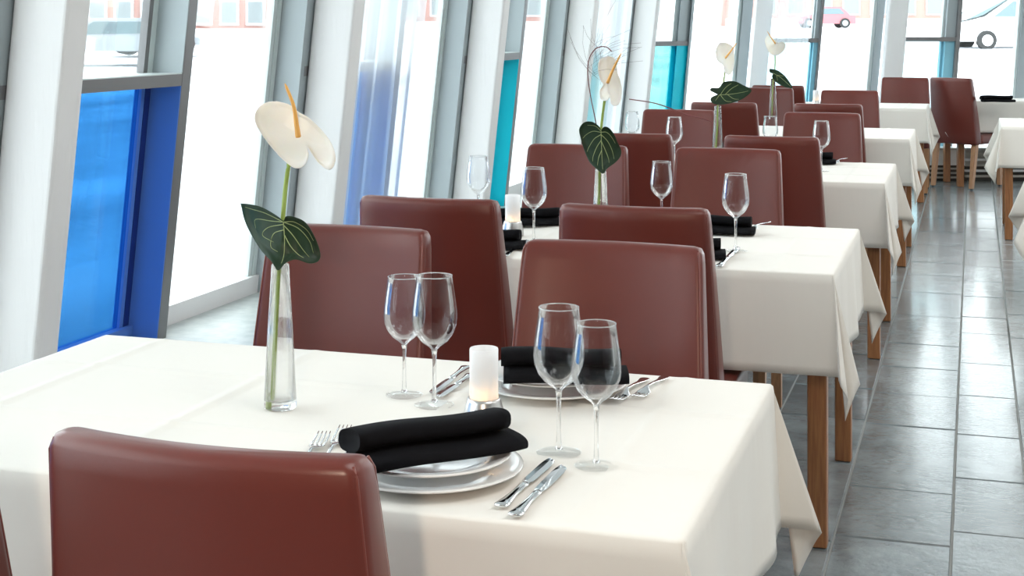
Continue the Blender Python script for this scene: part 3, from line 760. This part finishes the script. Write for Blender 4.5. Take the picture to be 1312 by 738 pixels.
# ------------------------------------------------------------------ vases and anthuriums
def make_vase(p, h, lab):
    t = MB(); rb, rt = .0285, .0155
    t.lathe([(.0001, 0), (rb-.002, 0), (rb, .002), (rb, .012), (rb+(rt-rb)*.5, h*.55), (rt, h-.001), (rt-.001, h), (rt-.0018, h-.001), (rb+(rt-rb)*.5-.002, h*.55), (rb-.0028, .018), (rb-.006, .0135), (.0001, .0125)], 40)
    o = t.build('vase', M['glass'], None, True); o.location = (p.x, p.y, TZ); tag(o, lab, 'vase', 'tapered clear glass vases'); return o
def inpoly(x, y, P):
    c = False
    for i in range(len(P)):
        x0, y0 = P[i]; x1, y1 = P[i-1]
        if (y0 > y) != (y1 > y) and x < (x1-x0)*(y-y0)/(y1-y0)+x0: c = not c
    return c
def heart(name, mat, parent, base, Z, pts, c, fold=None, depth=.02, thick=.0012, veins=None, tip=None):
    """leaf blade at depth Z whose outline follows pts (image points), centred on attachment c; it cups and folds about the rib c->tip"""
    P = spline([(x, y, 0) for x, y in pts]+[(pts[0][0], pts[0][1], 0)], 5)[:-1]
    s = Z/F; rib = Vector((tip[0]-c[0], tip[1]-c[1], 0)); rl = rib.length; rib /= rl; side = Vector((-rib.y, rib.x, 0))
    def dz(x, y):
        v = Vector((x-c[0], y-c[1], 0)); u = v.dot(rib)/rl; w = v.dot(side)/rl
        return depth*(.9*abs(w)**1.3-.55*u*u+.25*u+(.35*w if fold else 0)+.05*math.sin(9*w+4*u))
    N = len(P); K = 9; vs = [atZ(c[0], c[1], Z+dz(*c))-base]; fs = []
    for k in range(1, K+1):
        for q in P:
            t = k/K; x, y = c[0]+(q.x-c[0])*t, c[1]+(q.y-c[1])*t
            vs.append(atZ(x, y, Z+dz(x, y)-(.15*depth if k == K else 0))-base)
    for i in range(N):
        j = (i+1) % N; fs.append((0, 1+j, 1+i))
        for k in range(K-1):
            a = 1+k*N; fs.append((a+i, a+j, a+N+j, a+N+i))
    o = mk(name, vs, fs, mat, parent, True); sd = o.modifiers.new('thickness', 'SOLIDIFY'); sd.thickness = thick; sd.offset = 0
    if veins:
        m = MB()
        for vn in veins:
            pl = spline([(x, y, 0) for x, y in vn], 5)
            m.tube([atZ(q.x, q.y, Z+dz(q.x, q.y)-thick*.9)-base for q in pl], [.0009*(1-.6*i/len(pl))*(Z/2.6)**.5 for i in range(len(pl))], 5)
        m.build('vein', M['vein'], o, True)
    return o
def tf(pts, ox, oy, sc): return [(ox+x/sc, oy+y/sc) for x, y in pts]
def flower(px, ybase, Zb, vh, vlab, flab, stem, spathe, sc_, stip, spadix, leaf, lc, ltip, veins, extra=None):
    p = atz(px, ybase, TZ) if ybase else atZ(px, YH, Zb); Z = Zb
    make_vase(Vector((p.x, p.y, 0)), vh, vlab)
    base = Vector((p.x, p.y, TZ)); t = thing('anthurium', flab, 'flower', tuple(base), 0, 'single anthurium stems')
    m = MB(); pl = spline([atZ(x, y, Z+d)-base for x, y, d in stem], 6); m.tube(pl, .0042 if Z < 3 else .0042, 10); m.build('stem', M['stem'], t, True)
    sp = heart('spathe', M['spathe'], t, base, Z-.012, spathe, sc_, None, .03, .0016, None, stip)
    m = MB(); pl = spline([atZ(x, y, Z+d)-base for x, y, d in spadix], 6); n = len(pl)
    m.tube(pl, [.0050*(1-.55*i/n) if i < n-1 else .0008 for i in range(n)], 10); m.build('spadix', M['spadix'], t, True)
    heart('leaf', M['leaf'], t, base, Z-.022, leaf, lc, True, .05, .0010, veins, ltip)
    return t, base
# flower 1
s2 = lambda pts: tf(pts, 280, 90, 2.838)
sp1 = s2([(212, 113), (172, 118), (140, 142), (131, 180), (150, 222), (195, 283), (240, 330), (280, 356), (312, 345), (326, 310), (322, 278), (338, 300), (365, 338), (398, 361), (418, 348), (424, 305), (400, 250), (362, 205), (325, 172), (290, 152), (255, 125)])
lf1 = s2([(80, 484), (100, 560), (150, 648), (192, 695), (216, 727), (245, 700), (282, 688), (330, 702), (362, 694), (370, 668), (352, 612), (318, 556), (275, 534), (246, 532), (236, 548), (212, 530), (160, 500), (115, 488)])
v1 = [s2(v) for v in ([(236, 552), (240, 620), (236, 680), (217, 725)], [(236, 552), (190, 548), (135, 542), (135, 575)], [(237, 560), (180, 572), (160, 600), (200, 625)], [(238, 580), (200, 595), (190, 640), (215, 660)],
       [(236, 552), (290, 575), (330, 620), (345, 665)], [(238, 565), (270, 600), (305, 650), (330, 680)], [(240, 600), (262, 640), (290, 670), (310, 682)], [(236, 552), (275, 552), (320, 580), (345, 620)], [(236, 552), (170, 520), (120, 505), (90, 495)])]
Zv = F*(H-TZ)/(522-YH)
flower(359, 522, Zv, .252, 'clear tapered vase with one green stem on the nearest table', 'large cream anthurium with yellow spadix and veined leaf in the nearest vase',
       [(348, 521, -.004), (350, 480, 0), (354, 400, 0), (357, 350, 0), (362, 285, .002), (366, 238, .025), (371, 208, .035), (380, 182, .006)], sp1, tuple(s2([(300, 235)])[0]), tuple(s2([(150, 150)])[0]),
       [(382, 175, -.022), (380, 160, -.032), (376, 135, -.045), (365, 107, -.055)], lf1, tuple(s2([(236, 556)])[0]), tuple(s2([(217, 725)])[0]), v1)
# flower 2
s3 = lambda pts: tf(pts, 720, 50, 3.514)
sp2 = s3([(205, 78), (172, 92), (163, 130), (172, 180), (186, 205), (170, 235), (176, 272), (200, 277), (216, 262), (222, 290), (243, 302), (264, 280), (270, 225), (262, 185), (250, 150), (242, 100), (228, 82)])
lf2 = s3([(176, 412), (165, 392), (135, 373), (100, 376), (78, 405), (84, 445), (100, 500), (125, 555), (160, 588), (185, 606), (205, 582), (240, 556), (262, 530), (266, 500), (250, 465), (232, 425), (210, 400), (190, 396)])
v2 = [s3(v) for v in ([(176, 412), (178, 480), (181, 550), (185, 603)], [(176, 420), (140, 415), (110, 430), (92, 450)], [(176, 430), (145, 450), (120, 490), (110, 520)], [(177, 455), (155, 490), (140, 530), (138, 555)], [(179, 500), (165, 535), (160, 570)],
       [(176, 420), (200, 420), (222, 440), (240, 470)], [(176, 430), (205, 460), (225, 500), (235, 540)], [(177, 460), (195, 500), (210, 540), (212, 565)], [(176, 414), (150, 392), (115, 388)])]
Z2 = 4.30
t2, b2 = flower(769.5, None, Z2, .25, 'clear tapered vase below the heart-shaped leaf on the second table', 'small cream anthurium with curling red grass and heart leaf on the second table',
       [(765, 322, -.004), (767, 270, 0), (768, 225, 0), (769, 180, .002), (773, 140, .03), (777, 115, .02), (778, 108, .002)], sp2, tuple(s3([(205, 195)])[0]), tuple(s3([(200, 85)])[0]),
       [(778.5, 106, -.02), (785, 90, -.045), (796, 68, -.075)], lf2, tuple(s3([(176, 415)])[0]), tuple(s3([(185, 604)])[0]), v2)
m = MB(); m.tube([q-b2 for q in spline([atZ(x, y, Z2+.004) for x, y in ((771, 300), (769, 200), (764, 160), (757, 125), (753, 95), (755, 75), (764, 62), (776, 60), (784, 66))], 6)], .0016, 6); m.build('grass_blade', M['grass'], t2, True)
m = MB(); rnd = random.Random(5)
for k in range(34):
    x0, y0 = 762+rnd.uniform(-6, 10), rnd.uniform(60, 110); an = rnd.uniform(-2.6, -.5); ln = rnd.uniform(25, 70); dz = rnd.uniform(-.06, .06)
    pts = [atZ(x0+ln*u*math.cos(an+.35*u), y0+ln*u*math.sin(an+.35*u), Z2+dz*u)-b2 for u in (0, .3, .6, 1)]
    m.tube(pts, .00035, 4)
tw = m.build('twig_spray', M['twig'], t2); tw['kind'] = 'stuff'
# flower 3
s4 = lambda pts: tf(pts, 860, 30, 3.886)
Z3 = 7.25
lf3 = s4([(238, 352), (222, 345), (196, 336), (200, 322), (238, 320), (262, 292), (315, 288), (360, 308), (400, 332), (368, 368), (315, 392), (250, 404), (212, 400), (196, 382), (204, 366)])
v3 = [s4(v) for v in ([(240, 356), (300, 352), (360, 342), (395, 332)], [(245, 355), (270, 320), (300, 298)], [(270, 353), (300, 325), (335, 305)], [(245, 357), (270, 385), (300, 390)], [(280, 354), (310, 375), (340, 378)], [(240, 356), (220, 385)])]
t3, b3 = flower(919.5, None, Z3, .265, 'slender clear vase of the third table under a broad leaf', 'pale cream anthurium with broad sideways leaf on the third table',
       [(917, 195, 0), (919, 160, 0), (920, 135, 0), (925, 120, .02), (929, 90, .05), (930, 77, .01)], s4([(270, 95), (240, 98), (222, 135), (228, 182), (258, 208), (268, 245), (288, 257), (308, 232), (314, 165), (305, 115)]), tuple(s4([(270, 172)])[0]), tuple(s4([(262, 98)])[0]),
       [(929.5, 74, -.02), (936, 66, -.05), (944, 55, -.08)], lf3, tuple(s4([(241, 358)])[0]), tuple(s4([(396, 332)])[0]), v3)
m = MB(); m.tube([q-b3 for q in spline([atZ(x, y, Z3+.003) for x, y in ((917, 190), (914, 160), (900, 152), (880, 147), (862, 140), (838, 132), (806, 127))], 6)], .0028, 6); m.build('grass_blade', M['grass'], t3, True)
# flower 4
Z4 = 10.3
lf4 = s4([(488, 226), (510, 228), (540, 240), (575, 272), (604, 320), (580, 320), (545, 308), (512, 284), (502, 262), (512, 252), (492, 244)])
v4 = [s4(v) for v in ([(508, 248), (545, 270), (600, 318)], [(525, 258), (560, 262)], [(525, 258), (530, 285)])]
flower(990.5, None, Z4, .285, 'slender clear vase on the fourth table, farthest of the vases', 'faint white anthurium before the end windows, farthest of the flowers',
       [(989, 150, 0), (990, 115, 0), (991, 100, 0), (993, 85, .03), (993, 60, .01)], s4([(480, 58), (466, 85), (478, 128), (500, 155), (530, 158), (560, 135), (570, 105), (552, 92), (535, 100), (515, 82)]), tuple(s4([(515, 100)])[0]), tuple(s4([(480, 130)])[0]),
       [(993.5, 56, -.02), (988, 48, -.05), (983, 40, -.08)], lf4, tuple(s4([(507, 250)])[0]), tuple(s4([(602, 319)])[0]), v4)
